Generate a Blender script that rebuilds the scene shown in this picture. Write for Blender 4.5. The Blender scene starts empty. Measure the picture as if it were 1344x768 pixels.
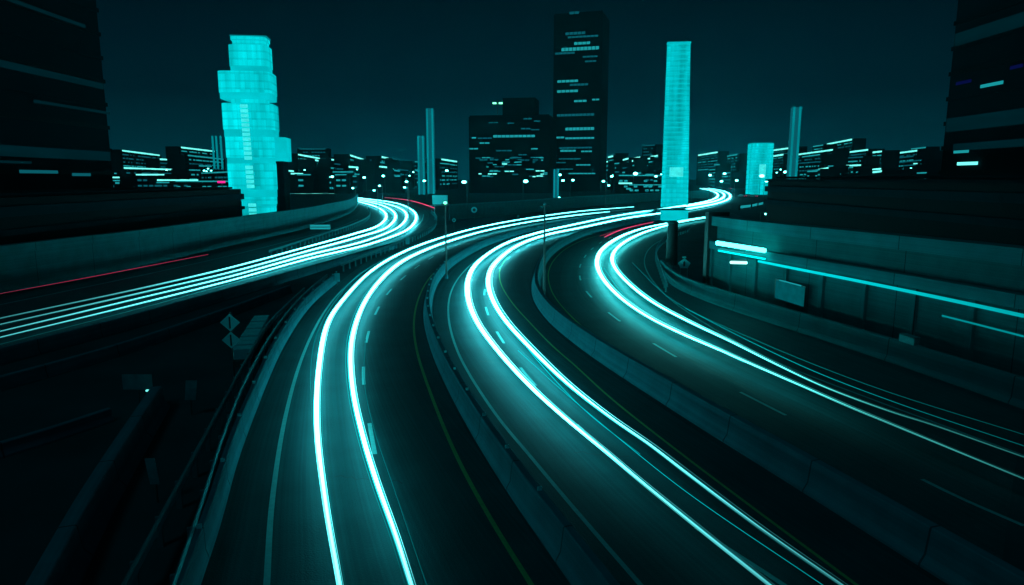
import bpy, bmesh, math, random
from mathutils import Vector, Matrix
random.seed(7)
S = bpy.context.scene
COL = S.collection
# ------------------------------------------------------------------ camera
CAM_H = 9.0; F = 896.0; HOR = 235.0
PITCH = math.atan((384 - HOR) / F)
cd = bpy.data.cameras.new('camera'); cam = bpy.data.objects.new('camera', cd); COL.objects.link(cam)
cam.location = (0, 0, CAM_H); cam.rotation_euler = (math.pi / 2 - PITCH, 0, 0)
cd.sensor_width = 36; cd.sensor_fit = 'HORIZONTAL'; cd.lens = 24; cd.clip_end = 9000; cd.clip_start = .1
S.camera = cam
S.view_settings.view_transform = 'Standard'; S.view_settings.look = 'None'
S.view_settings.exposure = 0; S.view_settings.gamma = 1
S.render.film_transparent = False
# ------------------------------------------------------------------ sky
W = bpy.data.worlds.new('World'); S.world = W; W.use_nodes = True
nt = W.node_tree; nt.nodes.clear()
wo = nt.nodes.new('ShaderNodeOutputWorld'); bg = nt.nodes.new('ShaderNodeBackground')
tc = nt.nodes.new('ShaderNodeTexCoord'); sx = nt.nodes.new('ShaderNodeSeparateXYZ')
rp = nt.nodes.new('ShaderNodeValToRGB')
nt.links.new(tc.outputs['Generated'], sx.inputs[0]); nt.links.new(sx.outputs['Z'], rp.inputs[0])
nt.links.new(rp.outputs[0], bg.inputs[0]); nt.links.new(bg.outputs[0], wo.inputs[0])
el = rp.color_ramp.elements
el[0].position = 0.0; el[0].color = (.0003, .056, .078, 1)
el[1].position = 1.0; el[1].color = (.0001, .0018, .0035, 1)
for p, c in ((.045, (.0003, .033, .048, 1)), (.11, (.0002, .013, .021, 1)), (.23, (.0001, .0045, .009, 1)), (.42, (.0001, .0025, .005, 1))):
    e = el.new(p); e.color = c
bg.inputs[1].default_value = 1.0
# ------------------------------------------------------------------ faint fill light added to show the barrier tops
sd = bpy.data.lights.new('night_fill', 'SUN'); sun = bpy.data.objects.new('night_fill', sd); COL.objects.link(sun)
sd.energy = .10; sd.color = (.01, .82, 1.0); sd.angle = math.radians(12)
sun.rotation_euler = (math.radians(38), 0, math.radians(-35))

# ------------------------------------------------------------------ geometry helpers
cp, sp_ = math.cos(PITCH), math.sin(PITCH)
def ray(x, y):
    u = (x - 672) / F; v = -(y - 384) / F
    return Vector((u, cp + v * sp_, -sp_ + v * cp))
def P(x, y, z=0.0):                       # photo direction met with the horizontal plane at height z
    d = ray(x, y); t = (z - CAM_H) / d.z
    return Vector((d.x * t, d.y * t, z))
def PY(x, y, Y):                          # photo direction at distance Y
    d = ray(x, y); t = Y / d.y
    return Vector((d.x * t, Y, CAM_H + d.z * t))
def ZY(y, Y): return PY(672, y, Y).z
def KZ(z, Y): return (Y * cp + (CAM_H - z) * sp_) / F      # metres per photo pixel at height z
def spline(pts, step=5.0):                # centripetal Catmull-Rom through n-dim control points
    n = len(pts[0])
    p = [tuple(q) for q in pts]
    p = [tuple(2 * p[0][i] - p[1][i] for i in range(n))] + p + [tuple(2 * p[-1][i] - p[-2][i] for i in range(n))]
    out = []
    for k in range(1, len(p) - 2):
        a, b, c, d = p[k - 1:k + 3]
        L = math.hypot(c[0] - b[0], c[1] - b[1])
        m = max(2, int(L / step))
        t = [0.0]
        for u, v in ((a, b), (b, c), (c, d)):
            t.append(t[-1] + max(1e-3, math.hypot(v[0] - u[0], v[1] - u[1])) ** .5)
        for j in range(m):
            s = t[1] + (t[2] - t[1]) * j / m
            r = []
            for i in range(n):
                A1 = ((t[1] - s) * a[i] + (s - t[0]) * b[i]) / (t[1] - t[0])
                A2 = ((t[2] - s) * b[i] + (s - t[1]) * c[i]) / (t[2] - t[1])
                A3 = ((t[3] - s) * c[i] + (s - t[2]) * d[i]) / (t[3] - t[2])
                B1 = ((t[2] - s) * A1 + (s - t[0]) * A2) / (t[2] - t[0])
                B2 = ((t[3] - s) * A2 + (s - t[1]) * A3) / (t[3] - t[1])
                r.append(((t[2] - s) * B1 + (s - t[1]) * B2) / (t[2] - t[1]))
            out.append(r)
    out.append(list(p[-2]))
    for _ in range(4):                    # relax the hand-read control points a little
        q = [o[:] for o in out]
        for i in range(1, len(out) - 1):
            for j in range(n): q[i][j] = .25 * out[i - 1][j] + .5 * out[i][j] + .25 * out[i + 1][j]
        out = q
    return out
def path(pts, z=0.0, step=5.0, e0=0.0, e1=0.0):   # world polyline of a curve read off the photo, on plane z
    s = spline(pts, step); w = [P(q[0], q[1], z) for q in s]
    if e0: w.insert(0, w[0] + (w[0] - w[2]).normalized() * e0)
    if e1: w.append(w[-1] + (w[-1] - w[-3]).normalized() * e1)
    return w
def normals(w):
    N = []
    for i in range(len(w)):
        t = (w[min(i + 1, len(w) - 1)] - w[max(i - 1, 0)]); t.z = 0
        t.normalize(); N.append(Vector((t.y, -t.x, 0)))
    return N
def shift(w, d):
    N = normals(w); return [a + b * d for a, b in zip(w, N)]
def resample(w, n):
    L = [0]
    for i in range(1, len(w)): L.append(L[-1] + (w[i] - w[i - 1]).length)
    out = []; j = 0
    for k in range(n):
        s = L[-1] * k / (n - 1)
        while j < len(L) - 2 and L[j + 1] < s: j += 1
        f = (s - L[j]) / max(1e-9, L[j + 1] - L[j]); out.append(w[j].lerp(w[j + 1], min(1, f)))
    return out
def arclen(w):
    return sum((w[i + 1] - w[i]).length for i in range(len(w) - 1))
def at_len(w, s):
    for i in range(len(w) - 1):
        l = (w[i + 1] - w[i]).length
        if s <= l: return w[i].lerp(w[i + 1], s / l), (w[i + 1] - w[i]).normalized()
        s -= l
    return w[-1].copy(), (w[-1] - w[-2]).normalized()

class MB:
    def __init__(s): s.v = []; s.f = []; s.uv = []; s.a = []
    def add(s, vs, fs, uv=None, att=None):
        o = len(s.v); s.v += [tuple(v) for v in vs]; s.f += [tuple(i + o for i in f) for f in fs]
        s.uv += uv if uv else [(v[0], v[1]) for v in vs]
        s.a += att if att else [1.0] * len(vs)
    def box(s, c, size, rz=0.0, taper=1.0):
        x, y, z = size[0] / 2, size[1] / 2, size[2] / 2
        vs = []
        for k, zz in ((1, -z), (taper, z)):
            for a, b in ((-x, -y), (x, -y), (x, y), (-x, y)):
                ca, sa = math.cos(rz), math.sin(rz)
                vs.append((c[0] + (a * ca - b * sa) * k, c[1] + (a * sa + b * ca) * k, c[2] + zz))
        s.add(vs, [(0, 3, 2, 1), (4, 5, 6, 7), (0, 1, 5, 4), (1, 2, 6, 5), (2, 3, 7, 6), (3, 0, 4, 7)])
    def cyl(s, a, b, r0, r1=None, n=10):
        a, b = Vector(a), Vector(b); r1 = r0 if r1 is None else r1
        d = (b - a).normalized(); u = d.orthogonal().normalized(); w = d.cross(u)
        vs = []
        for p, r in ((a, r0), (b, r1)):
            for i in range(n):
                t = 2 * math.pi * i / n; vs.append(p + u * math.cos(t) * r + w * math.sin(t) * r)
        s.add(vs, [(i, (i + 1) % n, n + (i + 1) % n, n + i) for i in range(n)] + [tuple(range(n))[::-1], tuple(range(n, 2 * n))])
    def ball(s, c, r, sz=1.0, n=10, m=6):
        vs = [(c[0], c[1], c[2] - r * sz)]
        for j in range(1, m):
            ph = -math.pi / 2 + math.pi * j / m
            for i in range(n):
                t = 2 * math.pi * i / n
                vs.append((c[0] + r * math.cos(ph) * math.cos(t), c[1] + r * math.cos(ph) * math.sin(t), c[2] + r * sz * math.sin(ph)))
        vs.append((c[0], c[1], c[2] + r * sz)); fs = []
        for i in range(n):
            fs.append((0, 1 + (i + 1) % n, 1 + i)); fs.append((len(vs) - 1, 1 + (m - 2) * n + i, 1 + (m - 2) * n + (i + 1) % n))
            for j in range(m - 2):
                a = 1 + j * n + i; b = 1 + j * n + (i + 1) % n; fs.append((a, b, b + n, a + n))
        s.add(vs, fs)
    def sweep(s, w, prof, closed=True, caps=True, scale=None, att=None):     # prof: (side, up) pairs
        N = normals(w); n = len(prof); vs = []; uv = []; av = []; L = 0
        pl = [0]
        for i in range(1, n + 1):
            a, b = prof[i - 1], prof[i % n]; pl.append(pl[-1] + math.hypot(a[0] - b[0], a[1] - b[1]))
        for i, (p, q) in enumerate(zip(w, N)):
            if i: L += (w[i] - w[i - 1]).length
            k = scale[i] if scale else (1, 1)
            for j, (a, b) in enumerate(prof):
                vs.append(p + q * a * k[0] + Vector((0, 0, b * k[1]))); uv.append((L, pl[j])); av.append(att[i] if att else 1.0)
        fs = []
        for i in range(len(w) - 1):
            for j in range(n if closed else n - 1):
                a = i * n + j; b = i * n + (j + 1) % n; fs.append((a, b, b + n, a + n))
        if caps and closed: fs += [tuple(range(n)), tuple(range((len(w) - 1) * n, len(w) * n))[::-1]]
        s.add(vs, fs, uv, av)
    def build(s, name, mat, parent=None, smooth=False, loc=None):
        me = bpy.data.meshes.new(name)
        vs = s.v
        if loc is not None: vs = [(v[0] - loc[0], v[1] - loc[1], v[2] - loc[2]) for v in s.v]
        me.from_pydata(vs, [], s.f)
        ul = me.uv_layers.new(name='UVMap')
        for l in me.loops: ul.data[l.index].uv = s.uv[l.vertex_index]
        at = me.attributes.new('glow', 'FLOAT', 'POINT')
        for i, a in enumerate(s.a): at.data[i].value = a
        bm = bmesh.new(); bm.from_mesh(me); bmesh.ops.recalc_face_normals(bm, faces=bm.faces); bm.to_mesh(me); bm.free()
        if smooth:
            for p in me.polygons: p.use_smooth = True
        me.materials.append(mat)
        o = bpy.data.objects.new(name, me); COL.objects.link(o)
        if parent: o.parent = parent
        if loc is not None: o.location = loc
        return o
def tag(o, label=None, cat=None, group=None, kind=None):
    if label: o['label'] = label
    if cat: o['category'] = cat
    if group: o['group'] = group
    if kind: o['kind'] = kind
    return o
def thing(name, label, cat, loc=(0, 0, 0), rz=0, group=None):
    o = bpy.data.objects.new(name, None); COL.objects.link(o); o.location = loc; o.rotation_euler = (0, 0, rz)
    o.empty_display_size = .2
    return tag(o, label, cat, group)

# ------------------------------------------------------------------ materials
def mat_new(name):
    m = bpy.data.materials.new(name); m.use_nodes = True; t = m.node_tree; t.nodes.clear()
    o = t.nodes.new('ShaderNodeOutputMaterial'); return m, t, o
def surf(name, col, rough=.6, var=.25, scale=3.0, bump=.3, streak=0.0, joint=0.0, metal=0.0, fine=60.0, spec=.5):
    m, t, o = mat_new(name); b = t.nodes.new('ShaderNodeBsdfPrincipled')
    t.links.new(b.outputs[0], o.inputs[0])
    b.inputs['Roughness'].default_value = rough; b.inputs['Metallic'].default_value = metal
    b.inputs['Specular IOR Level'].default_value = spec; b.inputs['Specular Tint'].default_value = (.12, .92, 1, 1)
    g = t.nodes.new('ShaderNodeNewGeometry')
    n1 = t.nodes.new('ShaderNodeTexNoise'); n1.inputs['Scale'].default_value = scale; n1.inputs['Detail'].default_value = 6
    n2 = t.nodes.new('ShaderNodeTexNoise'); n2.inputs['Scale'].default_value = fine; n2.inputs['Detail'].default_value = 2
    t.links.new(g.outputs['Position'], n1.inputs['Vector']); t.links.new(g.outputs['Position'], n2.inputs['Vector'])
    mx = t.nodes.new('ShaderNodeMath'); mx.operation = 'MULTIPLY_ADD'; mx.inputs[1].default_value = .5; t.links.new(n2.outputs[0], mx.inputs[0])
    t.links.new(n1.outputs[0], mx.inputs[2])
    val = mx.outputs[0]
    if streak:
        uv = t.nodes.new('ShaderNodeUVMap'); mp = t.nodes.new('ShaderNodeMapping'); mp.inputs['Scale'].default_value = (.035, 5.0, 1)
        n3 = t.nodes.new('ShaderNodeTexNoise'); n3.inputs['Scale'].default_value = 1.0; n3.inputs['Detail'].default_value = 4
        t.links.new(uv.outputs[0], mp.inputs[0]); t.links.new(mp.outputs[0], n3.inputs['Vector'])
        m3 = t.nodes.new('ShaderNodeMath'); m3.operation = 'MULTIPLY_ADD'; m3.inputs[1].default_value = streak
        t.links.new(n3.outputs[0], m3.inputs[0]); t.links.new(val, m3.inputs[2]); val = m3.outputs[0]
    r = t.nodes.new('ShaderNodeMapRange'); r.inputs[1].default_value = .3 + .2 * streak; r.inputs[2].default_value = 1.2 + .8 * streak
    r.inputs[3].default_value = 1 - var; r.inputs[4].default_value = 1 + var; t.links.new(val, r.inputs[0])
    mu = t.nodes.new('ShaderNodeMix'); mu.data_type = 'RGBA'; mu.blend_type = 'MULTIPLY'; mu.inputs[0].default_value = 1
    mu.inputs[6].default_value = (*col, 1); t.links.new(r.outputs[0], mu.inputs[7])
    cout = mu.outputs[2]
    if joint:                              # dark joints between cast segments
        uv2 = t.nodes.new('ShaderNodeUVMap'); s2 = t.nodes.new('ShaderNodeSeparateXYZ'); t.links.new(uv2.outputs[0], s2.inputs[0])
        a1 = t.nodes.new('ShaderNodeMath'); a1.operation = 'DIVIDE'; a1.inputs[1].default_value = joint; t.links.new(s2.outputs['X'], a1.inputs[0])
        a2 = t.nodes.new('ShaderNodeMath'); a2.operation = 'FRACT'; t.links.new(a1.outputs[0], a2.inputs[0])
        a3 = t.nodes.new('ShaderNodeMath'); a3.operation = 'LESS_THAN'; a3.inputs[1].default_value = .035 / joint * 1.6; t.links.new(a2.outputs[0], a3.inputs[0])
        mj = t.nodes.new('ShaderNodeMix'); mj.data_type = 'RGBA'; t.links.new(a3.outputs[0], mj.inputs[0]); t.links.new(cout, mj.inputs[6])
        mj.inputs[7].default_value = (*[c * .35 for c in col], 1); cout = mj.outputs[2]
    t.links.new(cout, b.inputs['Base Color'])
    if bump:
        bp = t.nodes.new('ShaderNodeBump'); bp.inputs['Strength'].default_value = bump; bp.inputs['Distance'].default_value = .02
        t.links.new(n2.outputs[0], bp.inputs['Height']); t.links.new(bp.outputs[0], b.inputs['Normal'])
    return m
def glow_mat(name, col, strength, attr=False, panel=None, grid=None):
    m, t, o = mat_new(name); e = t.nodes.new('ShaderNodeEmission'); e.inputs[0].default_value = (*col, 1)
    e.inputs[1].default_value = strength; t.links.new(e.outputs[0], o.inputs[0])
    if attr:
        a = t.nodes.new('ShaderNodeAttribute'); a.attribute_name = 'glow'
        k = t.nodes.new('ShaderNodeMath'); k.operation = 'MULTIPLY'; k.inputs[1].default_value = strength
        t.links.new(a.outputs['Fac'], k.inputs[0]); t.links.new(k.outputs[0], e.inputs[1])
    if panel:                              # uneven lamps behind a glazed facade
        g = t.nodes.new('ShaderNodeNewGeometry'); mp = t.nodes.new('ShaderNodeMapping'); mp.inputs['Scale'].default_value = panel
        n = t.nodes.new('ShaderNodeTexNoise'); n.inputs['Scale'].default_value = 1; n.inputs['Detail'].default_value = 3
        t.links.new(g.outputs['Position'], mp.inputs[0]); t.links.new(mp.outputs[0], n.inputs['Vector'])
        r = t.nodes.new('ShaderNodeMapRange'); r.inputs[1].default_value = .3; r.inputs[2].default_value = .7
        r.inputs[3].default_value = (.55 if grid else .84) * strength; r.inputs[4].default_value = (1.25 if grid else 1.14) * strength
        t.links.new(n.outputs[0], r.inputs[0]); out = r.outputs[0]
        if grid:                           # floors, mullions and rooms lit a little differently
            gx, gz = grid; sp = t.nodes.new('ShaderNodeSeparateXYZ'); t.links.new(g.outputs['Position'], sp.inputs[0])
            def mth(op, a, b=None):
                q = t.nodes.new('ShaderNodeMath'); q.operation = op
                for i, v in enumerate((a, b)):
                    if v is None: continue
                    if isinstance(v, (int, float)): q.inputs[i].default_value = v
                    else: t.links.new(v, q.inputs[i])
                return q.outputs[0]
            xa = mth('DIVIDE', mth('ADD', sp.outputs[0], mth('MULTIPLY', sp.outputs[1], .6)), gx); za = mth('DIVIDE', sp.outputs[2], gz)
            cb = t.nodes.new('ShaderNodeCombineXYZ'); t.links.new(mth('FLOOR', xa), cb.inputs[0]); t.links.new(mth('FLOOR', za), cb.inputs[2])
            wn = t.nodes.new('ShaderNodeTexWhiteNoise'); t.links.new(cb.outputs[0], wn.inputs[0])
            room = mth('ADD', mth('MULTIPLY', wn.outputs[0], .2), .84)
            fx = mth('SUBTRACT', 1.0, mth('MULTIPLY', mth('LESS_THAN', mth('FRACT', xa), .16), .08))
            fz = mth('SUBTRACT', 1.0, mth('MULTIPLY', mth('LESS_THAN', mth('FRACT', za), .24), .16))
            out = mth('MULTIPLY', mth('MULTIPLY', out, room), mth('MULTIPLY', fx, fz))
        t.links.new(out, e.inputs[1])
    return m
M = {}
M['ground'] = surf('ground_soil', (.012, .08, .09), .95, .5, .25, .4, spec=.2)
M['asphalt'] = surf('asphalt', (.008, .082, .092), .66, .7, .5, .8, streak=1.5, fine=22, spec=.28)
M['paint'] = surf('road_paint', (.12, .55, .55), .6, .25, 6, .2)
M['yellow'] = surf('yellow_road_paint', (.22, .52, .16), .6, .3, 6, .2)
M['concrete'] = surf('barrier_concrete', (.02, .24, .29), .9, .6, 1.2, .4, streak=1.6, spec=.15, joint=4.0)
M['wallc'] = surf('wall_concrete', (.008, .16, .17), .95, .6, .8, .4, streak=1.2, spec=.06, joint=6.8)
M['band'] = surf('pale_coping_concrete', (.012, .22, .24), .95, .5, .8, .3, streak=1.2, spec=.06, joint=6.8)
M['dimband'] = surf('dark_band_concrete', (.003, .03, .04), .95, .3, .5, .2, spec=.02)
M['darkwall'] = surf('dark_facade', (.001, .012, .017), .9, .3, .1, 0, spec=.02)
M['darkglass'] = surf('dark_glazing', (.001, .006, .009), .6, .2, .2, 0, spec=.05)
M['steel'] = surf('galvanised_steel', (.06, .33, .36), .45, .2, 5, 0, metal=.6)
M['pole'] = surf('painted_pole', (.12, .13, .13), .5, .2, 5, 0, metal=.3)
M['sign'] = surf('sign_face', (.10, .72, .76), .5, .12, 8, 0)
M['dimsign'] = surf('darker_sign_face', (.02, .26, .29), .8, .4, 4, 0)  # sign face in a darker tone, for the larger boards
M['signdark'] = surf('sign_dark', (.03, .03, .03), .6, .1, 8, 0)
M['rubber'] = surf('rubber', (.03, .03, .03), .8, .1, 8, 0)
M['carpaint'] = surf('car_paint', (.10, .11, .12), .3, .1, 4, 0)
WH = (.15, 1.0, 1.06)
M['trail'] = glow_mat('headlight_light', WH, 1.9, attr=True)
M['trail_green'] = glow_mat('green_headlight_light', (.12, 1.0, .97), 2.2, attr=True)
M['cyan'] = glow_mat('cyan_light', (.0, .80, .86), 1.0, attr=True)
M['red'] = glow_mat('red_light', (1.0, .07, .22), 1.0, attr=True)
M['lamp'] = glow_mat('lamp_light', (.12, 1.0, .86), 14)
M['strip'] = glow_mat('strip_light', (.16, .95, .85), 1.5)
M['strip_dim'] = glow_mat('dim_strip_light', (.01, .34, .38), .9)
M['win'] = glow_mat('window_light', (.015, .42, .46), .75)
M['win_dim'] = glow_mat('dim_window_light', (.004, .14, .18), .7)
M['win_blue'] = glow_mat('blue_window_light', (.01, .02, .3), .15)
M['tower'] = glow_mat('glowing_facade', (.0, .72, .77), 1.0, panel=(.3, .3, .03), grid=(1.0, 1.5))
M['tower_dim'] = glow_mat('glowing_spandrel', (.0, .55, .60), 1.0, panel=(.2, .2, .3))
M['tower_hot'] = glow_mat('bright_glazing', (.05, .86, .85), 1.0, panel=(.6, .6, .9))
M['slim'] = glow_mat('slim_tower_facade', (.0, .25, .29), 1.0, panel=(.2, .2, .05))
M['ledge'] = glow_mat('glow_ledge', (.0, .013, .018), 1.0, panel=(.1, .12, 1.4))  # faint light on the ledges put into the material as emission
M['greenlamp'] = glow_mat('green_lamp_light', (.15, 1.0, .5), 3)
M['magenta'] = glow_mat('magenta_light', (1.0, .02, .35), 1.0)

# ------------------------------------------------------------------ ground and roads
g = MB(); g.add([(-5000, -400, 0), (5000, -400, 0), (5000, 8000, 0), (-5000, 8000, 0)], [(0, 1, 2, 3)])
tag(g.build('ground', M['ground']), kind='structure')
A_L = [(262, 768), (288, 690), (312, 605), (343, 525), (374, 458), (410, 403), (446, 370), (490, 338), (540, 312), (600, 292), (680, 276), (760, 266), (850, 257)]
A_R = [(742, 768), (654, 632), (598, 540), (564, 460), (553, 410), (562, 372), (580, 350), (608, 332), (635, 320), (700, 301), (800, 284), (900, 273), (950, 266)]
B_L = [(794, 768), (684, 628), (616, 520), (582, 460), (569, 410), (575, 380), (591, 357), (620, 336), (648, 321), (706, 303), (800, 287), (900, 276), (960, 268)]
B_R = [(1240, 772), (1040, 647), (900, 556), (761, 462), (715, 420), (696, 389), (697, 362), (708, 338), (735, 317), (760, 307), (810, 294), (880, 283), (960, 274)]
C_L = [(1310, 772), (1040, 606), (900, 526), (775, 448), (728, 410), (712, 385), (713, 362), (724, 342), (745, 324), (775, 311), (820, 299), (890, 287), (960, 279)]
C_R = [(1344, 534), (1220, 491), (1097, 450), (991, 416), (925, 393), (885, 374), (864, 352), (857, 335), (864, 318), (885, 303), (930, 292), (975, 285)]
D_U = [(0, 394), (100, 373), (183, 356), (300, 329), (400, 305), (440, 292), (470, 280), (476, 271), (462, 262)]
D_D = [(0, 458), (100, 432), (183, 410), (300, 378), (400, 349), (444, 338), (501, 321), (546, 303), (562, 291), (566, 281), (548, 271), (505, 262)]
def road(L, R, name, e0=25, e1=0):
    a = resample(path(L, .004, e0=e0, e1=e1), 160); b = resample(path(R, .004, e0=e0, e1=e1), 160)
    m = MB(); vs = []; uv = []; s = 0
    K = 9
    for i in range(160):
        if i: s += ((a[i] - a[i - 1]).length + (b[i] - b[i - 1]).length) / 2
        wd = (b[i] - a[i]).length
        for k in range(K): vs.append(a[i].lerp(b[i], k / (K - 1))); uv.append((s, wd * k / (K - 1)))
    m.add(vs, [(i * K + k, i * K + k + 1, (i + 1) * K + k + 1, (i + 1) * K + k) for i in range(159) for k in range(K - 1)], uv)
    return tag(m.build(name, M['asphalt']), kind='structure')
road(A_L, A_R, 'left_road'); road(B_L, B_R, 'middle_road', 25)
road(C_L, C_R, 'right_road', 0); road(D_U, D_D, 'far_left_road', 25)
def line(w, width, mb):
    vs = []; N = normals(w); uv = []; s = 0
    for i, (p, n) in enumerate(zip(w, N)):
        if i: s += (w[i] - w[i - 1]).length
        vs += [p - n * width / 2, p + n * width / 2]; uv += [(s, 0), (s, width)]
    mb.add(vs, [(2 * i, 2 * i + 1, 2 * i + 3, 2 * i + 2) for i in range(len(w) - 1)], uv)
def solid(pts, width, mb, e0=20): line(path(pts, .010, e0=e0), width, mb)
m = MB()
solid([(350, 768), (357, 660), (375, 545), (400, 460), (432, 400), (470, 362), (520, 332), (580, 308), (650, 291), (760, 275), (830, 268)], .15, m)
solid([(841, 768), (761, 676), (697, 600), (648, 540), (600, 460), (588, 410), (592, 382), (606, 359), (630, 338), (657, 321), (720, 303), (810, 289)], .13, m)
solid([(1344, 598), (1239, 559), (1155, 528), (1028, 479), (977, 454), (923, 423), (875, 389), (852, 362), (844, 342), (849, 328), (868, 315), (900, 303)], .12, m)
solid([(0, 452), (183, 405), (300, 373), (400, 346), (501, 317), (540, 301), (556, 290), (556, 281)], .15, m)
solid([(0, 400), (183, 362), (300, 336), (400, 311), (440, 300), (470, 288)], .15, m)
tag(m.build('white_lane_marking', M['paint']), kind='structure')
m = MB()
solid([(700, 772), (641, 676), (600, 600), (568, 524), (547, 460), (543, 425), (548, 395), (563, 365), (587, 344), (620, 324), (700, 302), (830, 281)], .13, m)
solid([(1130, 772), (900, 600), (801, 522), (755, 480), (725, 454), (695, 423), (671, 396), (656, 370), (655, 352), (666, 338)], .10, m)
solid([(1344, 758), (1150, 660), (1000, 580), (900, 520), (825, 471), (774, 437), (740, 405), (724, 383), (719, 356), (732, 335), (760, 317), (830, 300)], .10, m)
tag(m.build('yellow_lane_marking', M['yellow']), kind='structure')
m = MB()
def dashes(pts, L=3.0, gap=6.0, off=0.0, width=.15, e0=0):
    w = path(pts, .010, e0=e0); T = arclen(w); s = off
    while s + L < T:
        line([at_len(w, s + L * k / 4)[0] for k in range(5)], width, m); s += L + gap
dashes([(492, 596), (484, 550), (477, 500), (480, 452), (489, 420), (500, 398), (512, 381), (542, 354), (579, 331), (610, 318), (680, 300), (780, 285)], 3, 5)
dashes([(1035, 772), (869, 660), (760, 560), (692, 494), (658, 445), (641, 415), (635, 391), (637, 373), (650, 359), (668, 338), (681, 328), (720, 311), (800, 294), (880, 283)], 3, 5)
dashes([(1344, 690), (1255, 651), (1150, 599), (1060, 559), (992, 525), (927, 491), (850, 446), (806, 416), (779, 393), (764, 375), (760, 350), (773, 330), (800, 312), (850, 298)], 3, 6)
dashes([(0, 428), (183, 384), (300, 356), (448, 318), (500, 298), (516, 284)], 3, 9)
tag(m.build('dashed_lane_marking', M['paint']), kind='structure')

M['patch'] = surf('sealed_asphalt', (.004, .035, .040), .5, .4, 2, .3, spec=.3)
m = MB(); _p = random.Random(5)
for L_, R_ in ((A_L, A_R), (B_L, B_R), (C_L, C_R)):
    a_ = resample(path(L_, .007), 400); b_ = resample(path(R_, .007), 400)
    for q in range(7):                     # sealed cracks and trench repairs across the lanes
        i = _p.randint(4, 190); f0 = _p.uniform(.08, .5); f1 = min(.92, f0 + _p.uniform(.15, .4)); n_ = 12
        pts_ = [a_[i].lerp(b_[i], f0 + (f1 - f0) * j / n_) + Vector((0, _p.uniform(-.12, .12), 0)) for j in range(n_ + 1)]
        line(pts_, _p.choice([.05, .06, .08, .5]), m)
    for q in range(3):                     # seams along the lanes
        f = _p.uniform(.25, .8); i = _p.randint(0, 120); ln = _p.randint(50, 120)
        line([a_[j].lerp(b_[j], f + .004 * math.sin(j * .7)) for j in range(i, i + ln)], .06, m)
tag(m.build('asphalt_repair', M['patch']), kind='structure')
# ------------------------------------------------------------------ barriers
def jersey(b, t, h): return [(-b, 0), (-b, .07), (-b * .62, .28), (-t, h - .03), (-t + .03, h), (t - .03, h), (t, h - .03), (b * .62, .28), (b, .07), (b, 0)]
def barrier(pts, b, t, h, name, label, e0=15, e1=0, mat='concrete'):
    w = resample(path(pts, 0.0, e0=e0, e1=e1), 220)
    mb = MB(); mb.sweep(w, jersey(b, t, h)); o = mb.build(name, M[mat]); tag(o, label, 'barrier'); return o, w
Abar, Aw = barrier([(254, 768), (281, 690), (306, 605), (337, 525), (367, 458), (404, 403), (442, 370)], .16, .09, .85, 'concrete_barrier', 'pale concrete barrier curving along the outer edge of the left carriageway')
Mbar, Mw = barrier([(768, 768), (669, 630), (607, 530), (573, 460), (561, 410), (568, 376), (585, 354), (614, 334), (641, 321), (703, 302), (800, 286), (900, 275)], .30, .12, .9, 'concrete_barrier', 'median barrier between the left and middle carriageways')
Rbar, Rw = barrier([(1275, 772), (1040, 627), (900, 541), (768, 455), (721, 415), (704, 387), (705, 362), (716, 340), (740, 321), (767, 309), (815, 297), (885, 285)], .38, .15, .95, 'concrete_barrier', 'broad median barrier between the middle and right carriageways')
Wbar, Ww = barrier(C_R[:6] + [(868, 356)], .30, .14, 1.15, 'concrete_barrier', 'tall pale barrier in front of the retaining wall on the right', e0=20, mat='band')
Lbar, Lw = barrier([(78, 768), (112, 700), (150, 632), (207, 536)], .45, .2, .9, 'concrete_barrier', 'dim straight barrier running through the dark lower left corner')
barrier([(0, 600), (70, 578), (145, 552)], .2, .12, .5, 'concrete_kerb', 'faint low kerb wall crossing the dark area on the far left', e0=20)
barrier([(0, 478), (150, 437), (300, 392), (400, 362), (470, 340), (520, 325)], .22, .12, .8, 'concrete_barrier', 'dim roadside barrier below the far left carriageway', e0=30)
barrier([(0, 512), (150, 468), (300, 415), (380, 384)], .22, .12, .6, 'concrete_barrier', 'second dim barrier crossing the verge behind the diamond signs', e0=30)
# reflectors on barrier tops: children of their barrier
def reflectors(par, w, h, s0, ds, n, side=0.0):
    for k in range(n):
        p, t = at_len(w, s0 + ds * k); mb = MB(); mb.box((p.x, p.y, h + .05), (.06, .12, .1), math.atan2(t.y, t.x)); mb.build('reflector', M['sign'], par)
reflectors(Mbar, Mw, .9, 18, 3, 18); reflectors(Abar, Aw, .85, 16, 4, 14)
# steel rails on the median barriers and beside the left one
def rail(pts, z, label, every=2.0, drop=None):
    w = path(pts, z, e0=15); r = thing('guardrail', label, 'guardrail')
    w = [v for v in w]
    mb = MB(); mb.sweep(w, [(-.03, -.15), (.02, -.09), (-.03, -.03), (-.03, .03), (.02, .09), (-.03, .15), (-.06, .15), (-.02, .09), (-.06, .03), (-.06, -.03), (-.02, -.09), (-.06, -.15)])
    mb.build('rail', M['steel'], r)
    T = arclen(w); n = min(100, int(T / every))
    for k in range(n):
        p, t = at_len(w, T * (k + .5) / n); q = MB(); a = math.atan2(t.y, t.x)
        off = Vector((t.y, -t.x, 0)) * -.12
        q.box((p.x + off.x, p.y + off.y, (z + .05) / 2), (.08, .14, z + .05), a); q.build('post', M['steel'], r)
    return r
rail([(232, 768), (266, 666), (297, 568), (327, 495), (364, 431), (400, 387), (430, 362)], .78, 'thin steel guardrail just outside the left carriageway barrier')
rail([(866, 345), (860, 330), (868, 316), (888, 305), (905, 299)], .7, 'curved guardrail round the bend by the pentagonal sign')
rail([(300, 520), (328, 468), (352, 428), (400, 380)], .75, 'short dim guardrail beside the striped panel')
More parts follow.
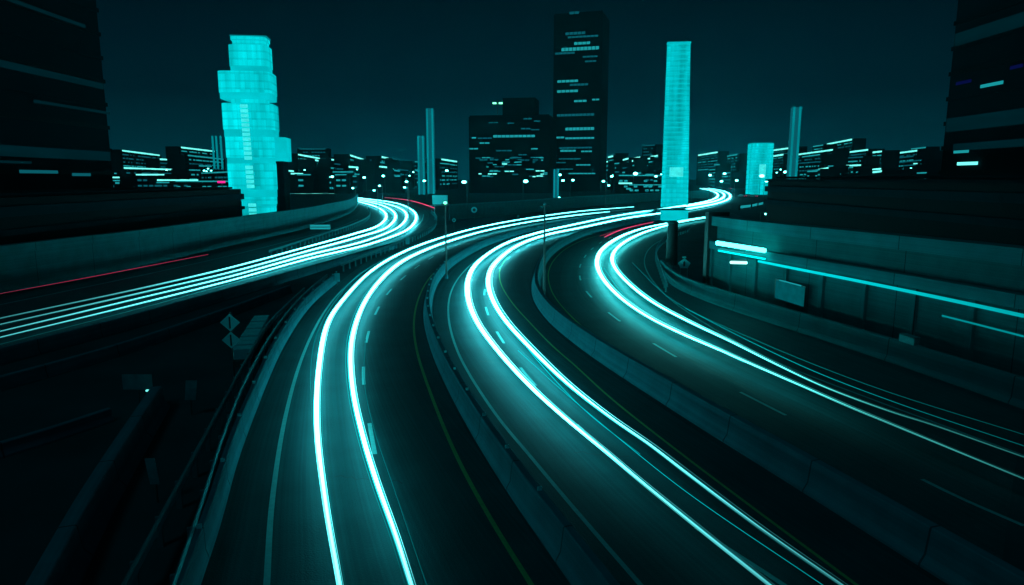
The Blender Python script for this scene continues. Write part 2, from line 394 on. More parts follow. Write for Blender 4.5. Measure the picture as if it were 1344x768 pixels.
rail([(400, 315), (434, 304), (470, 292), (490, 280), (484, 272)], .8, 'guardrail on the inside of the far left bend')
rail([(500, 327), (545, 309), (572, 296), (578, 283), (566, 276)], .8, 'guardrail on the outside of the far left bend')

# ------------------------------------------------------------------ retaining wall on the right
base = resample(path(C_R[:5] + [(905, 384)], 0, e0=25), 120)
N = normals(base); ce = Vector((14, 50, 0))
sgn = 1 if (base[0] + N[0] - Vector((0, 20, 0))).length > (base[0] - N[0] - Vector((0, 20, 0))).length else -1
wl = shift(base, 1.7 * sgn)
rw = thing('retaining_wall', 'long concrete retaining wall with two pale ledges right of the road', 'wall', (0, 0, 0))
def slab(w, d0, d1, z0, z1, name, mat, par):
    mb = MB(); mb.sweep(w, [(d0 * sgn, z0), (d1 * sgn, z0), (d1 * sgn, z1), (d0 * sgn, z1)]); return mb.build(name, M[mat], par)
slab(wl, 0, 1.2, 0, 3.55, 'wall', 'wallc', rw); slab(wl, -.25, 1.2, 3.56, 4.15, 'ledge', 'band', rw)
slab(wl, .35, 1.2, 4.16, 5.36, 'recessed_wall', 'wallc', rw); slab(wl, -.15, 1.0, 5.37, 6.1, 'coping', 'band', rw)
T = arclen(wl)
for k in range(16):
    p, t = at_len(wl, 26 + k * 3.4); a = math.atan2(t.y, t.x); n = Vector((t.y, -t.x, 0)) * sgn
    mb = MB(); c = p - n * .09; mb.box((c.x, c.y, 1.77), (.35, .18, 3.5), a); mb.build('pilaster', M['wallc'], rw)
# end pier of the wall
p, t = at_len(wl, T); mb = MB(); n = Vector((t.y, -t.x, 0)) * sgn; c = p + n * .45 + t * .35
mb.box((c.x, c.y, 3.2), (.68, 1.7, 6.4), math.atan2(t.y, t.x)); mb.build('end_pier', M['signdark'], rw)
# light streaks from the wall lamps, added as glowing tubes; the lamp fixtures
def wall_line(x0, x1, z0, z1, r, name, label, glow0, glow1, cat='light'):
    best = []
    for q in wl:
        d = q - Vector((0, 0, 0)); x = 672 + F * d.x / (d.y * cp + (CAM_H - 3.3) * sp_) if d.y > 1 else 9999
        if x0 <= x <= x1: best.append((x, q))
    best.sort(key=lambda e: e[0]); xs = [b[0] for b in best]
    w = []; at = []
    for x, q in best:
        f = (x - x0) / (x1 - x0); i = min(range(len(wl)), key=lambda j: (wl[j] - q).length); nn = normals(wl)[i] * sgn
        w.append(q - nn * .42 + Vector((0, 0, z0 + (z1 - z0) * f))); at.append(glow0 * (glow1 / glow0) ** f)
    mb = MB(); pr = [(r * math.cos(k * math.pi / 4), r * math.sin(k * math.pi / 4)) for k in range(8)]
    mb.sweep(w, pr, att=at); return tag(mb.build(name, M['cyan'], smooth=True), label, cat)
wall_line(1002, 1420, 3.45, 3.32, .085, 'lamp_streak', 'long cyan lamp streak running along the retaining wall ledge', 1.1, .42)
wall_line(1248, 1420, 2.55, 2.45, .045, 'lamp_streak', 'short dim lamp streak low on the retaining wall at the right edge', .3, .3)
def wall_fix(x0, y0, x1, y1, Y0, Y1, th, label, mat):
    a = PY(x0, y0, Y0); b = PY(x1, y1, Y1); r = thing('wall_light', label, 'light')
    mb = MB(); mb.cyl(a, b, th, th, 8); mb.build('lamp_tube', mat, r)
    mb = MB(); d = Vector((0, 0, th + .06)); mb.cyl(a + d, b + d, .05, .05, 6); mb.build('housing', M['pole'], r)
hot = glow_mat('wall_lamp_light', (.06, 1.0, .92), 8.0); hot2 = glow_mat('wall_lamp_soft_light', (.0, .75, .78), 1.8)
hot3 = glow_mat('wall_lamp_white_light', (.35, 1.0, .95), 2.4)
wall_fix(941, 319, 1004, 329, 49.5, 45.5, .15, 'brightest thick tube lamp high on the retaining wall', hot)
wall_fix(943, 329, 1004, 340, 49.5, 45.3, .07, 'thin tube lamp just below the brightest wall lamp', hot2)
wall_fix(959, 344.5, 980, 345, 48.3, 47.2, .10, 'short white lamp below the two long wall lamps', hot3)
pn = thing('wall_panel', 'lit square panel mounted low on the retaining wall', 'panel')
a = PY(1018, 383, 44.8); b = PY(1056, 386, 41.6); mid = (a + b) / 2; ang = math.atan2(b.y - a.y, b.x - a.x)
mb = MB(); mb.box((mid.x, mid.y, mid.z), ((b - a).length, .06, 1.2), ang); mb.build('panel', glow_mat('panel_light', (0, .085, .10), 1, panel=(2, 2, 2)), pn)
mb = MB(); mb.box((mid.x - .04, mid.y - .05, mid.z + .66), ((b - a).length * .75, .05, .07), ang); mb.build('lamp_bar', M['strip_dim'], pn)
mb = MB(); mb.box((mid.x, mid.y + .05, mid.z), ((b - a).length + .15, .05, 1.35), ang); mb.build('frame', M['pole'], pn)
bx = thing('utility_box', 'small metal box standing on top of the right barrier', 'box')
p = min(Ww, key=lambda q: abs(672 + F * q.x / (q.y * cp + 8 * sp_) - 1193)); a = PY(1193, 447, p.y)
mb = MB(); mb.box((p.x, p.y, 1.33), (.3, .95, .36), .2); mb.build('body', M['steel'], bx)
mb = MB(); mb.box((p.x, p.y, 1.53), (.34, 1.0, .04), .2); mb.build('lid', M['band'], bx)

# left wall along the far left road
lw = resample(path([(0, 386), (100, 366), (183, 350), (300, 323), (390, 303), (440, 288), (466, 277), (470, 268)], 0, e0=30), 120)
lt = thing('retaining_wall', 'low concrete wall behind the far left carriageway with pale coping', 'wall')
mb = MB(); mb.sweep(lw, [(0, 0), (-.6, 0), (-.6, 3.05), (0, 3.05)]); mb.build('wall', M['band'], lt)
mb = MB(); mb.sweep(lw, [(.12, 3.06), (-.75, 3.06), (-.75, 3.75), (.12, 3.75)]); mb.build('coping', M['band'], lt)
mw = resample([P(590, 289), P(660, 283), P(760, 272), P(860, 264), P(930, 259)], 60)
mt = thing('boundary_wall', 'long low concrete boundary wall behind the far bend of the left carriageway', 'wall')
mb = MB(); mb.sweep(mw, [(-.2, 0), (.2, 0), (.2, 3.2), (-.2, 3.2)]); mb.build('wall', M['wallc'], mt)
mb = MB(); mb.sweep(mw, [(-.3, 3.21), (.3, 3.21), (.3, 3.5), (-.3, 3.5)]); mb.build('coping', M['band'], mt)

# ------------------------------------------------------------------ light trails left by headlamps, 0.65 m above the road
TZ = .65
def trail(pts, name, label, mat='trail', z=TZ, e0=10, e1=0, strands=(), group='headlight trails', cat='light trail'):
    # pts: x, y, half width in photo pixels, brightness
    s = spline([(x, y, h, math.log(L)) for x, y, h, L in pts], 5)
    w = [P(q[0], q[1], z) for q in s]; r = []; at = []
    for q, p in zip(s, w):
        rr = q[2] * .52 * math.hypot(p.y, CAM_H) / F; r.append((rr, min(rr * .75, .42))); at.append(math.exp(q[3]))
    if e0: w.insert(0, w[0] + (w[0] - w[2]).normalized() * e0); r.insert(0, r[0]); at.insert(0, at[0])
    if e1: w.append(w[-1] + (w[-1] - w[-3]).normalized() * e1); r.append(r[-1]); at.append(at[-1])
    pr = [(math.cos(k * math.pi / 5), math.sin(k * math.pi / 5)) for k in range(10)]
    bundle = mat.startswith('trail')
    kc = .62 if bundle else 1.0
    mb = MB(); mb.sweep(w, pr, scale=[(a * kc, b * kc) for a, b in r], att=at); o = mb.build(name, M[mat], smooth=True); tag(o, label, cat, group)
    if bundle:                             # the lamps of many cars: bright strands weaving beside the core
        N = normals(w); ph = random.uniform(0, 6)
        for sgn_, k, L, hz in ((-1, .36, .55, .10), (1, .30, .8, -.06), (1, .13, .30, .16)):
            ww = random.uniform(.045, .08); n0 = 1.02 if k > .2 else 1.75
            w2 = []; s_ = 0
            for i, (p, n, rr) in enumerate(zip(w, N, r)):
                if i: s_ += (w[i] - w[i - 1]).length
                w2.append(p + n * sgn_ * rr[0] * (n0 + .22 * math.sin(s_ * ww + ph)) + Vector((0, 0, hz * min(1, rr[0] * 4))))
            mb = MB(); mb.sweep(w2, pr, scale=[(a * k, b * k) for a, b in r], att=[v * L * (.8 + .3 * math.sin(i * .11 + ph)) for i, v in enumerate(at)])
            mb.build('bright_strand', M[mat], o, smooth=True); ph += 1.7
    for off, k, L in strands:              # thin cyan tubes added as edge bloom; off: centre offset in core radii; k: radius share; L: brightness share
        N = normals(w); w2 = [p + n * off * .8 * rr[0] for p, n, rr in zip(w, N, r)]
        mb = MB(); mb.sweep(w2, pr, scale=[(a * k * .6, b * k * .6) for a, b in r], att=[v * L for v in at]); mb.build('fringe_strand', M['cyan'], o, smooth=True)
    return o
trail([(446, 768, 4.5, 1.6), (426, 652, 4.5, 4), (416, 560, 4.5, 7), (419, 480, 4.2, 8), (430.5, 423, 4, 8), (454, 389, 3.6, 8), (488, 355, 3, 8), (531, 330, 2.6, 8), (590, 309, 2.2, 8), (637, 297, 2, 8), (688, 287.5, 1.8, 7), (760, 277.5, 1.6, 6), (832, 271.6, 1.2, 2.5)],
      'headlight_trail', 'leftmost of the two white light streaks on the left carriageway', strands=((-1.8, .35, .25), (1.9, .45, .2), (3.4, .16, .08)))
trail([(540, 768, 4.5, 1.5), (520, 705, 4.5, 3.5), (494, 632, 4.5, 6), (476, 572, 4.5, 7), (463, 512, 4.2, 8), (460, 460, 4, 8), (465, 430, 4, 8), (477, 399, 3.8, 8), (498, 369, 3.4, 8), (525, 345, 3, 8), (562, 326.7, 2.4, 8), (603, 312.5, 2.2, 8), (637, 303, 2, 8), (688, 292.5, 1.8, 7), (760, 282, 1.6, 5), (800, 278, 1.2, 2.5)],
      'headlight_trail', 'right one of the two white light streaks on the left carriageway', strands=((-1.7, .5, .25), (-3.6, .2, .1), (1.8, .3, .2)))
trail([(1010, 768, 5, .3), (900, 680, 5, .6), (841, 632, 4.8, 1.1), (801, 598, 4.6, 2.2), (741, 548, 4.6, 5), (697, 508, 4.6, 8), (653, 460, 4.8, 9), (626, 423, 4.8, 9), (615, 396, 4.8, 9), (613, 372, 4.6, 9), (620, 352, 4, 9), (637, 336, 3.4, 9), (664, 319.5, 3, 9), (705, 306, 2.6, 9), (760, 293.5, 2.3, 8), (814, 282.5, 2, 8), (875, 273.5, 2, 8), (916, 267, 2, 8), (940, 261, 2, 8), (946, 256, 2, 8), (938, 251, 1.4, 8), (919, 247.5, 1, 5)],
      'headlight_trail', 'left one of the two wide white streaks sweeping through the middle carriageway', strands=((-1.6, .35, .2), (1.7, .4, .35)))
trail([(1105, 768, 5, .18), (1000, 695, 5, .35), (900, 620, 5, .8), (853, 584, 4.6, 1.5), (801, 548, 4.4, 3.5), (745, 504, 4.6, 7), (699, 460, 5, 9), (664, 422, 5, 9), (648, 397, 4.8, 9), (640.5, 373, 4.6, 9), (643, 355, 4.2, 9), (657, 338, 3.6, 9), (681, 321, 3.2, 9), (718, 308, 2.8, 9), (760, 299.5, 2.4, 8), (825, 286, 2.2, 8), (875, 279, 2.2, 8), (909, 273.5, 2.2, 8), (948, 265.5, 2.2, 8), (962, 258.5, 2.2, 8), (956, 252.5, 1.6, 8), (929, 247, 1, 5)],
      'headlight_trail', 'right one of the two wide white streaks sweeping through the middle carriageway', strands=((-1.6, .3, .25), (1.7, .35, .2)))
trail([(870, 275, 1.5, 7), (912, 269, 1.8, 8), (945, 262.5, 2, 8), (954.5, 257, 2, 8), (948, 252, 1.3, 8), (923, 247.3, .8, 5)], 'headlight_trail', 'short white streak between the two main ones at the farthest bend', e0=0)
trail([(1080, 768, 1.0, .35), (900, 645, .9, .6), (801, 566, .9, .7), (735, 510, .8, .8), (680, 460, .8, .8)], 'headlight_trail', 'hair-thin cyan streak between the two middle carriageway streaks', mat='cyan')
trail([(1352, 632, 3, .12), (1170, 557, 3.6, .32), (1119, 536, 3.8, .5), (1046, 504, 4, 1.1), (977, 474, 4, 2.2), (943, 459, 4, 4), (892, 437, 4.2, 7), (852, 417, 4.2, 8), (814.5, 391, 4.2, 9), (792, 367, 4, 9), (783, 348, 3.8, 9), (786, 332, 3.6, 9), (808, 314, 3, 9), (841.6, 300.5, 2.2, 8), (880, 292.5, 1.8, 7), (925, 285, 1.5, 5)],
      'headlight_trail', 'outer of the two white streaks curving round the right carriageway', mat='trail_green', strands=((1.7, .35, .25), (-1.8, .3, .12)))
trail([(1352, 603, 3, .08), (1224, 558, 3, .17), (1170, 541, 3, .28), (1082, 508, 3.2, .6), (1018, 478, 3.4, 1.4), (960, 449, 3.6, 3), (909, 425, 3.8, 6), (858.5, 398, 3.8, 9), (828, 375, 3.8, 9), (808, 354, 3.6, 9), (801, 338.5, 3.4, 9), (811, 324, 3, 9), (838, 308, 2.4, 9), (875, 296, 1.8, 7), (906, 289, 1.6, 6), (940, 284, 1.4, 5)],
      'headlight_trail', 'inner of the two white streaks curving round the right carriageway', mat='trail_green', strands=((1.8, .25, .25), (-1.6, .3, .2)))
trail([(1352, 588, 1.2, .12), (1180, 530, 1.2, .22), (1070, 488, 1.2, .4), (980, 446, 1, .5), (900, 405, 1, .4)], 'headlight_trail', 'faint thin cyan streak outside the right carriageway streaks', mat='cyan')
DL = [('uppermost', [(0, 418, 2, .2), (183, 379, 2.6, .5), (300, 352, 2.4, 2.5), (400, 325, 2.2, 7), (468, 306, 2.2, 9), (501, 295, 2.2, 9), (511, 284, 2.2, 9), (498, 273, 2, 9), (468, 264, 1.2, 7)]),
      ('second', [(0, 426, 2, .3), (183, 385, 2.4, .7), (300, 358, 2.2, 3), (400, 330.5, 2, 7), (468, 312, 2, 9), (512, 297, 2.2, 9), (522, 283, 2.2, 9), (506, 271, 1.8, 9), (468, 262, 1.1, 7)]),
      ('third', [(0, 435, 2, .45), (183, 391.5, 2.2, 1.3), (300, 363.5, 2, 4), (400, 336, 2, 8), (487, 314, 2, 9), (529, 294.5, 2.2, 9), (536, 281, 2.2, 9), (518, 270.5, 1.6, 9), (468, 260.6, 1, 7)]),
      ('lowermost', [(0, 443, 2, .5), (183, 398.5, 2.2, 1.4), (300, 369, 2, 5), (400, 341, 2, 8), (495, 317.5, 2.2, 9), (541, 298, 2.4, 9), (549, 283, 2.2, 9), (530, 269.5, 1.5, 9), (468, 259.3, 1, 7)])]
for nm, pts in DL:
    trail(pts, 'headlight_trail', nm + ' of the four white streaks on the far left carriageway', e0=20, strands=((1.8, .35, .2),))
trail([(424, 640, .8, .25), (411, 560, .8, .3), (408, 480, .8, .35), (416, 437, .8, .35), (437, 399, .8, .35), (470, 361, .8, .4), (520, 333, .7, .4)], 'headlight_trail', 'hair-thin streak just outside the left carriageway streaks', mat='cyan', e0=0)
trail([(560, 768, .7, .14), (520, 650, .7, .2), (490, 560, .7, .25), (478, 500, .7, .25), (480, 445, .7, .25)], 'headlight_trail', 'hair-thin streak right of the two left carriageway streaks', mat='cyan')
trail([(976, 476, .8, .5), (900, 438, .9, .7), (843, 407, 1.0, .8), (812, 380, 1.0, .8), (793, 352, .8, .6)], 'headlight_trail', 'thin cyan streak between the two right carriageway streaks', mat='cyan', e0=0)
trail([(1352, 573, .9, .1), (1150, 509, .9, .16), (1000, 450, .9, .25), (880, 392, .8, .25), (830, 345, .7, .2)], 'headlight_trail', 'faintest thin streak in the outermost right lane', mat='cyan', e0=0)
trail([(840, 596, .9, .4), (770, 541, 1, .6), (715, 484, 1.1, .9), (688, 452, 1.1, 1.0), (672, 432, .9, .6)], 'headlight_trail', 'short thin cyan streak beside the right middle carriageway streak', mat='cyan', e0=0)
trail([(-5, 386.5, .7, .25), (120, 363.5, .7, .5), (273, 334, .6, .5)], 'taillight_trail', 'thin dark red streak in front of the far left wall', 'red', z=.8, e0=15, group='taillight trails')
trail([(570, 273, 1.6, .9), (552, 266.5, 1.4, .9), (535, 262.5, 1.1, .8), (505, 259.3, .7, .5)], 'taillight_trail', 'pink red streak above the far left bend', 'red', z=.8, e0=0, group='taillight trails')
trail([(794, 311, 1.5, .8), (815, 301.5, 1.5, .8), (857, 291.5, 1.3, .7)], 'taillight_trail', 'red streak beside the start of the right carriageway streaks', 'red', z=.8, e0=0, group='taillight trails')
trail([(787, 310, .6, .4), (820, 299.5, .6, .4)], 'taillight_trail', 'very thin pink streak left of the red one by the right carriageway', 'red', z=.8, e0=0, group='taillight trails')

# ------------------------------------------------------------------ signs and posts
def post_base(x, ybase): return P(x, ybase, 0)
def round_post(par, h, r=.05, mat='pole'):
    mb = MB(); mb.cyl((0, 0, 0), (0, 0, h), r, r * .75, 10); return mb.build('pole', M[mat], par)
def plate(par, pts, z, y, name, mat, th=.03):
    n = len(pts); vs = [(x, y, z + zz) for x, zz in pts] + [(x, y + th, z + zz) for x, zz in pts]
    mb = MB(); mb.add(vs, [tuple(range(n)), tuple(range(n, 2 * n))[::-1]] + [(i, (i + 1) % n, n + (i + 1) % n, n + i) for i in range(n)])
    return mb.build(name, M[mat], par)
b0 = P(308, 500); Yd = b0.y
r = thing('diamond_sign', 'post with two pale diamond warning plates one above the other', 'road sign', b0)
zt = PY(307, 423, Yd).z; zb = PY(309, 446, Yd).z; round_post(r, zt + .45, .04)
for z, k in ((zt, 1), (zb, .95)):
    d = .44 * k; pl = plate(r, [(-d, 0), (0, -d * .9), (d, 0), (0, d * .9)], z, -.09, 'sign_plate', 'sign'); e = .03
    plate(pl, [(-.035, -d * .6), (.035, -d * .6), (.035, d * .6), (-.035, d * .6)], z, -.105, 'symbol', 'signdark', .012)
b0 = P(897, 366)
r = thing('pentagon_sign', 'pentagonal warning sign on two legs at the end of the right wall', 'road sign', b0)
for s in (-.33, .33):
    mb = MB(); mb.cyl((s, 0, 0), (s, 0, 1.3), .035); mb.build('leg', M['steel'], r)
pl = plate(r, [(-.32, -.42), (.32, -.42), (.58, .05), (0, .5), (-.58, .05)], 1.4, -.06, 'sign_plate', 'sign')
plate(pl, [(-.07, -.25), (.07, -.25), (.11, .1), (0, .28), (-.11, .1)], 1.4, -.075, 'symbol', 'signdark', .012)
mb = MB(); mb.cyl((-.16, 0, 1.98), (.16, 0, 1.98), .07); mb.build('warning_lamp', M['sign'], r)
def round_sign(x, y, ybase, rad, label):
    b = P(x, ybase); z = PY(x, y, b.y).z; r = thing('round_sign', label, 'road sign', b)
    round_post(r, max(z, .5), .04)
    pl = plate(r, [(rad * math.cos(k * math.pi / 10), rad * math.sin(k * math.pi / 10)) for k in range(20)], z, -.08, 'sign_plate', 'sign')
    plate(pl, [(rad * .5 * math.cos(k * math.pi / 10), rad * .5 * math.sin(k * math.pi / 10)) for k in range(20)], z, -.095, 'symbol', 'signdark', .012)
round_sign(622.5, 275.5, 293, .62, 'larger round sign in front of the long boundary wall')
round_sign(596, 289, 301, .33, 'small round sign on a short post beside the left carriageway bend')
round_sign(680, 283.5, 287, .25, 'tiny round marker beside the far part of the left carriageway')
b0 = P(578, 289); r = thing('billboard', 'rectangular grey road sign board standing above the far left bend', 'road sign', b0)
z0 = PY(578, 264, b0.y).z; hw = 10 * b0.y / F
for s in (-.7, .7):
    mb = MB(); mb.cyl((s * hw, 0, 0), (s * hw, 0, z0 + .6), .08); mb.build('leg', M['steel'], r)
mb = MB(); mb.box((0, -.12, z0 + .3), (2 * hw, .1, 2.0)); mb.build('board', M['sign'], r)
mb = MB(); mb.box((0, -.05, z0 - .9), (2.2 * hw, .25, .12)); mb.build('catwalk', M['steel'], r)
def marker(x, y, wpx, hpx, ybase, label, name='marker_post', lean=0):
    b = P(x, ybase); k = math.hypot(b.y, 9) / F; z = PY(x, y, b.y).z
    r = thing(name, label, 'marker', b); round_post(r, max(.3, z + hpx * k / 2), .03)
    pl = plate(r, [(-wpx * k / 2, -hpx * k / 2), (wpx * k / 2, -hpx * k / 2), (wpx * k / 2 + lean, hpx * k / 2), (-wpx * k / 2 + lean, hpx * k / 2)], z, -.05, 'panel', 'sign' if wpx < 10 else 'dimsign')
    return r
marker(535, 316, 5, 9, 323, 'small white marker plate between the far left and left carriageways')
marker(443, 364, 7, 11, 375, 'white end marker on the tip of the left carriageway barrier')
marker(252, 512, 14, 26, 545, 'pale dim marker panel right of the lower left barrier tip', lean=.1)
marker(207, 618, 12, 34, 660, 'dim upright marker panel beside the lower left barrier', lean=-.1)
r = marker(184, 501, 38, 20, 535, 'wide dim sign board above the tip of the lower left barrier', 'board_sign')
lb = thing('warning_lamp', 'tiny bright lamp above the tip of the lower left barrier', 'lamp', P(198, 540)); zz = PY(198, 514, lb.location.y).z
round_post(lb, zz, .025); mb = MB(); mb.box((0, 0, zz + .04), (.22, .08, .06)); mb.build('lamp_head', M['strip'], lb)
# striped crash cushion panel
a = P(318, 482); b = P(345, 432); r = thing('crash_cushion', 'pale striped crash cushion panel right of the diamond signs', 'crash cushion', a)
d = b - a; ang = math.atan2(d.y, d.x); mb = MB()
n = 9
for k in range(n):
    c = d * ((k + .5) / n); mb.box((c.x, c.y, .62 + .02 * (k % 2)), (d.length / n * .8, .85, .5), ang)
mb.build('cushion_cell', M['sign'], r)
mb = MB(); c = d * .5; mb.box((c.x, c.y, .18), (d.length, .7, .35), ang); mb.build('base', M['pole'], r)
# slim masts on the medians
def mast(x, ytop, ybase, label, lamp):
    b = P(x, ybase); z = PY(x, ytop, b.y).z; r = thing('mast', label, 'mast', b)
    mb = MB(); mb.cyl((0, 0, 0), (0, 0, z), .10, .06, 12); mb.build('pole', M['pole'], r)
    mb = MB(); mb.cyl((0, 0, 0), (0, 0, .35), .17, .13, 12); mb.build('base', M['concrete'], r)
    mb = MB(); mb.cyl((-.35, 0, z), (.35, 0, z), .04); mb.build('crossarm', M['pole'], r)
    mb = MB(); mb.ball((0, -.1, z + .12), .17 if lamp else .12, .8); mb.build('lamp_head', M['greenlamp'] if lamp else M['steel'], r)
mast(586, 268, 366, 'slim mast with a small lit head on the left median barrier', True)
mast(714, 270, 398, 'slim dark mast standing on the right median barrier', False)

# ------------------------------------------------------------------ street lamps
TENS = ['', '', 'twenty', 'thirty', 'forty', 'fifty', 'sixty', 'seventy', 'eighty']
def ordw(i):
    n = i + 1
    if n <= 40: return words[i]
    t, u = divmod(n, 10)
    return TENS[t][:-1] + 'ieth' if u == 0 else TENS[t] + '-' + words[u - 1]
LP = [(609, 239, 210), (690, 238, 230), (752, 236.5, 260), (792, 238, 250), (799, 243.5, 200), (834, 228, 330), (861, 231.5, 300), (803, 231.5, 380),
      (932, 230, 380), (951, 228, 420), (1000, 231, 380), (947, 238, 300), (967, 237, 330), (1006, 238, 300), (1025, 242.5, 260), (1021, 253.5, 200),
      (1119, 244.5, 230), (436, 232, 330), (478, 233, 330), (533.5, 238.5, 260), (531, 246, 190), (498, 244, 220), (491, 250, 180), (503, 231, 400),
      (557, 237.5, 300), (735, 229.5, 420), (739, 237, 300), (1046, 272, 130), (1005, 281, 120), (734, 259.5, 260), (586.5, 224, 420), (463, 247, 220),
      (885, 233, 400), (882, 226, 420), (1030, 226, 420), (1330, 231, 200)]
words = ['first', 'second', 'third', 'fourth', 'fifth', 'sixth', 'seventh', 'eighth', 'ninth', 'tenth', 'eleventh', 'twelfth', 'thirteenth', 'fourteenth', 'fifteenth',
         'sixteenth', 'seventeenth', 'eighteenth', 'nineteenth', 'twentieth', 'twenty-first', 'twenty-second', 'twenty-third', 'twenty-fourth', 'twenty-fifth', 'twenty-sixth',
         'twenty-seventh', 'twenty-eighth', 'twenty-ninth', 'thirtieth', 'thirty-first', 'thirty-second', 'thirty-third', 'thirty-fourth', 'thirty-fifth', 'thirty-sixth', 'thirty-seventh',
         'thirty-eighth', 'thirty-ninth', 'fortieth']
_r = random.Random(11)
for q in range(34):
    x_ = _r.choice([_r.uniform(385, 600), _r.uniform(790, 1200), _r.uniform(150, 290)])
    LP.append((round(x_, 1), round(_r.uniform(221, 233.5), 1), 520.0 + q))
LP.sort()
proto_pole = MB(); proto_pole.cyl((0, 0, 0), (0, 0, 1), .12, .08, 8)
for i, (x, y, Y) in enumerate(LP):
    p = PY(x, y, Y); r = thing('street_lamp', ordw(i) + ' glowing street lamp from the left along the horizon', 'street lamp', (p.x, p.y, 0), 0, 'street lamps')
    h = p.z; side = .9 if x < 672 else -.9
    mb = MB(); mb.cyl((side, 0, 0), (side, 0, h + .3), .13, .08, 8); mb.build('pole', M['pole'], r)
    mb = MB(); mb.cyl((side, 0, h + .3), (0, 0, h + .25), .07, .05, 6); mb.build('arm', M['pole'], r)
    k = Y / F * (1.2 if Y > 500 else 1.8 if y > 240 else 2.2); big = 1.35 if (x, y) in ((609, 239), (690, 238), (885, 233), (834, 228), (1000, 231)) else .85
    mb = MB(); mb.ball((0, 0, h), k * big, .62, 12, 6); mb.build('lamp_head', M['lamp'], r, smooth=True)

# ------------------------------------------------------------------ glowing towers
def stacked_tower():
    Y = 148.0; base_c = PY(338, 290, Y); k = Y / F
    r = thing('glowing_tower', 'tall stacked cyan glowing tower rising behind the far left wall', 'tower', (base_c.x, Y, 0), .12)
    z = lambda y: ZY(y, Y)
    segs = [(314, 367, 270, 290, 0), (304, 369, 258, 270, 0), (303, 369, 215, 258, 0), (300, 367, 181, 215, 0), (296, 364, 138, 181, 0), (302, 356, 132, 138, 1), (291, 361, 97, 132, 0), (303, 356, 62, 97, 0), (303, 355, 56, 62, 1), (304, 353, 51, 56, 0)]
    for x0, x1, y1, y0, kind in segs:
        za, zb = z(y1), z(y0); km = KZ((za + zb) / 2, Y)
        w = (x1 - x0 - 4) * km; cx = ((x0 + x1) / 2 - 672) * km - base_c.x
        if y1 == 290: za = 0
        nfl = max(1, round((zb - za) / 1.9))
        for f in range(nfl):
            a = za + (zb - za) * f / nfl; b = za + (zb - za) * (f + 1) / nfl; h = b - a
            inset = 0 if kind == 0 else .5
            
            mb = MB(); n = 20; vs = []; hw = w / 2 - inset
            ring = []
            for t in range(n):
                an = 2 * math.pi * t / n; e = 2.0 / 6
                ring.append((cx + hw * math.copysign(abs(math.cos(an)) ** e, math.cos(an)), (hw * .8) * math.copysign(abs(math.sin(an)) ** e, math.sin(an))))
            def prism(z0, z1, s, m_):
                vs = [(cx + (p[0] - cx) * s, p[1] * s, z0) for p in ring] + [(cx + (p[0] - cx) * s, p[1] * s, z1) for p in ring]
                m_.add(vs, [(i, (i + 1) % n, n + (i + 1) % n, n + i) for i in range(n)] + [tuple(range(n))[::-1], tuple(range(n, 2 * n))])
            prism(a, b - h * .22, 1.0, mb); fl = mb.build('floor', M['tower'], r)
            m2 = MB(); prism(b - h * .22, b, .975, m2); m2.build('spandrel', M['tower_dim'], fl)
    yc_ = lambda y: -6 + 12 * (y - 140) / 145
    # bright central window bay in the middle of the shaft
    for y1, y0 in [(q, q + 4.6) for q in range(140, 212, 6)] + [(q, q + 4.6) for q in range(218, 244, 6)] + [(q, q + 4.6) for q in range(266, 284, 6)]:
        za, zb = z(y0), z(y1)
        if za > zb: za, zb = zb, za
        yy = -((66 * k / 2) * .8) - .12
        mb = MB(); [mb.box(((333.5 + q * 3.1 + (yc_(y1)) - 672) * KZ((za + zb) / 2, Y) - base_c.x, yy, (za + zb) / 2), (2.9 * k, .2, zb - za - .05)) for q in (-1, 0, 1)]; mb.build('window_bay', M['tower_hot'], r)
    # lower side wing
    mb = MB(); mb.box(((374 - 338) * k, 0, z(212) / 2 + (z(181)) / 2 - 0), (16 * k, 6, z(181) - z(212))); mb.build('wing', M['tower_dim'], r)
    mb = MB(); mb.box(((372 - 338) * k, 0, z(212) / 2), (11 * k, 5.4, z(212))); mb.build('wing_base', M['darkwall'], r)
    for xx in (287, 291.5, 297):
        mb = MB(); mb.box(((xx - 338) * k, 1, z(200)), (1.6 * k, .5, z(179) - z(222))); mb.build('fin', M['slim'], r)
    mb = MB(); mb.box(((328.5 - 672) * KZ(z(50), Y) - base_c.x, 0, z(50.5) + .15), (7.2, 4, .25)); mb.build('roof', M['slim'], r)
stacked_tower()
def pylon():
    Y = 222.0; c = PY(885, 272, Y); k = Y / F
    r = thing('glowing_tower', 'slender cyan glowing tower right of the skyscraper', 'tower', (c.x, Y, 0), -.1)
    z = lambda y: ZY(y, Y); top = z(58); n = 34
    for f in range(n):
        a = top * f / n; b = top * (f + 1) / n; t = f / n
        km = KZ((a + b) / 2, Y); w = (34 - 5 * t) * km; cx = (885 + 6 * t - 672) * km - c.x
        mb = MB(); mb.box((cx, 0, (a + b) / 2 - .12), (w, w * .3, (b - a) * .82)); fl = mb.build('floor', M['tower'], r)
        mb = MB(); mb.box((cx, 0, b - (b - a) * .1), (w * .985, w * .29, (b - a) * .17)); mb.build('spandrel', M['tower_dim'], fl)
    mb = MB(); mb.box((0, -36 * k * .15 - .3, z(226)), (17 * k, .2, 12 * k)); mb.build('lit_sign', M['tower_hot'], r)
    mb = MB(); mb.box(((891 - 672) * KZ(top, Y) - c.x, 0, top + .3), (29 * k, 9 * k, .5)); mb.build('roof', M['tower_dim'], r)
pylon()
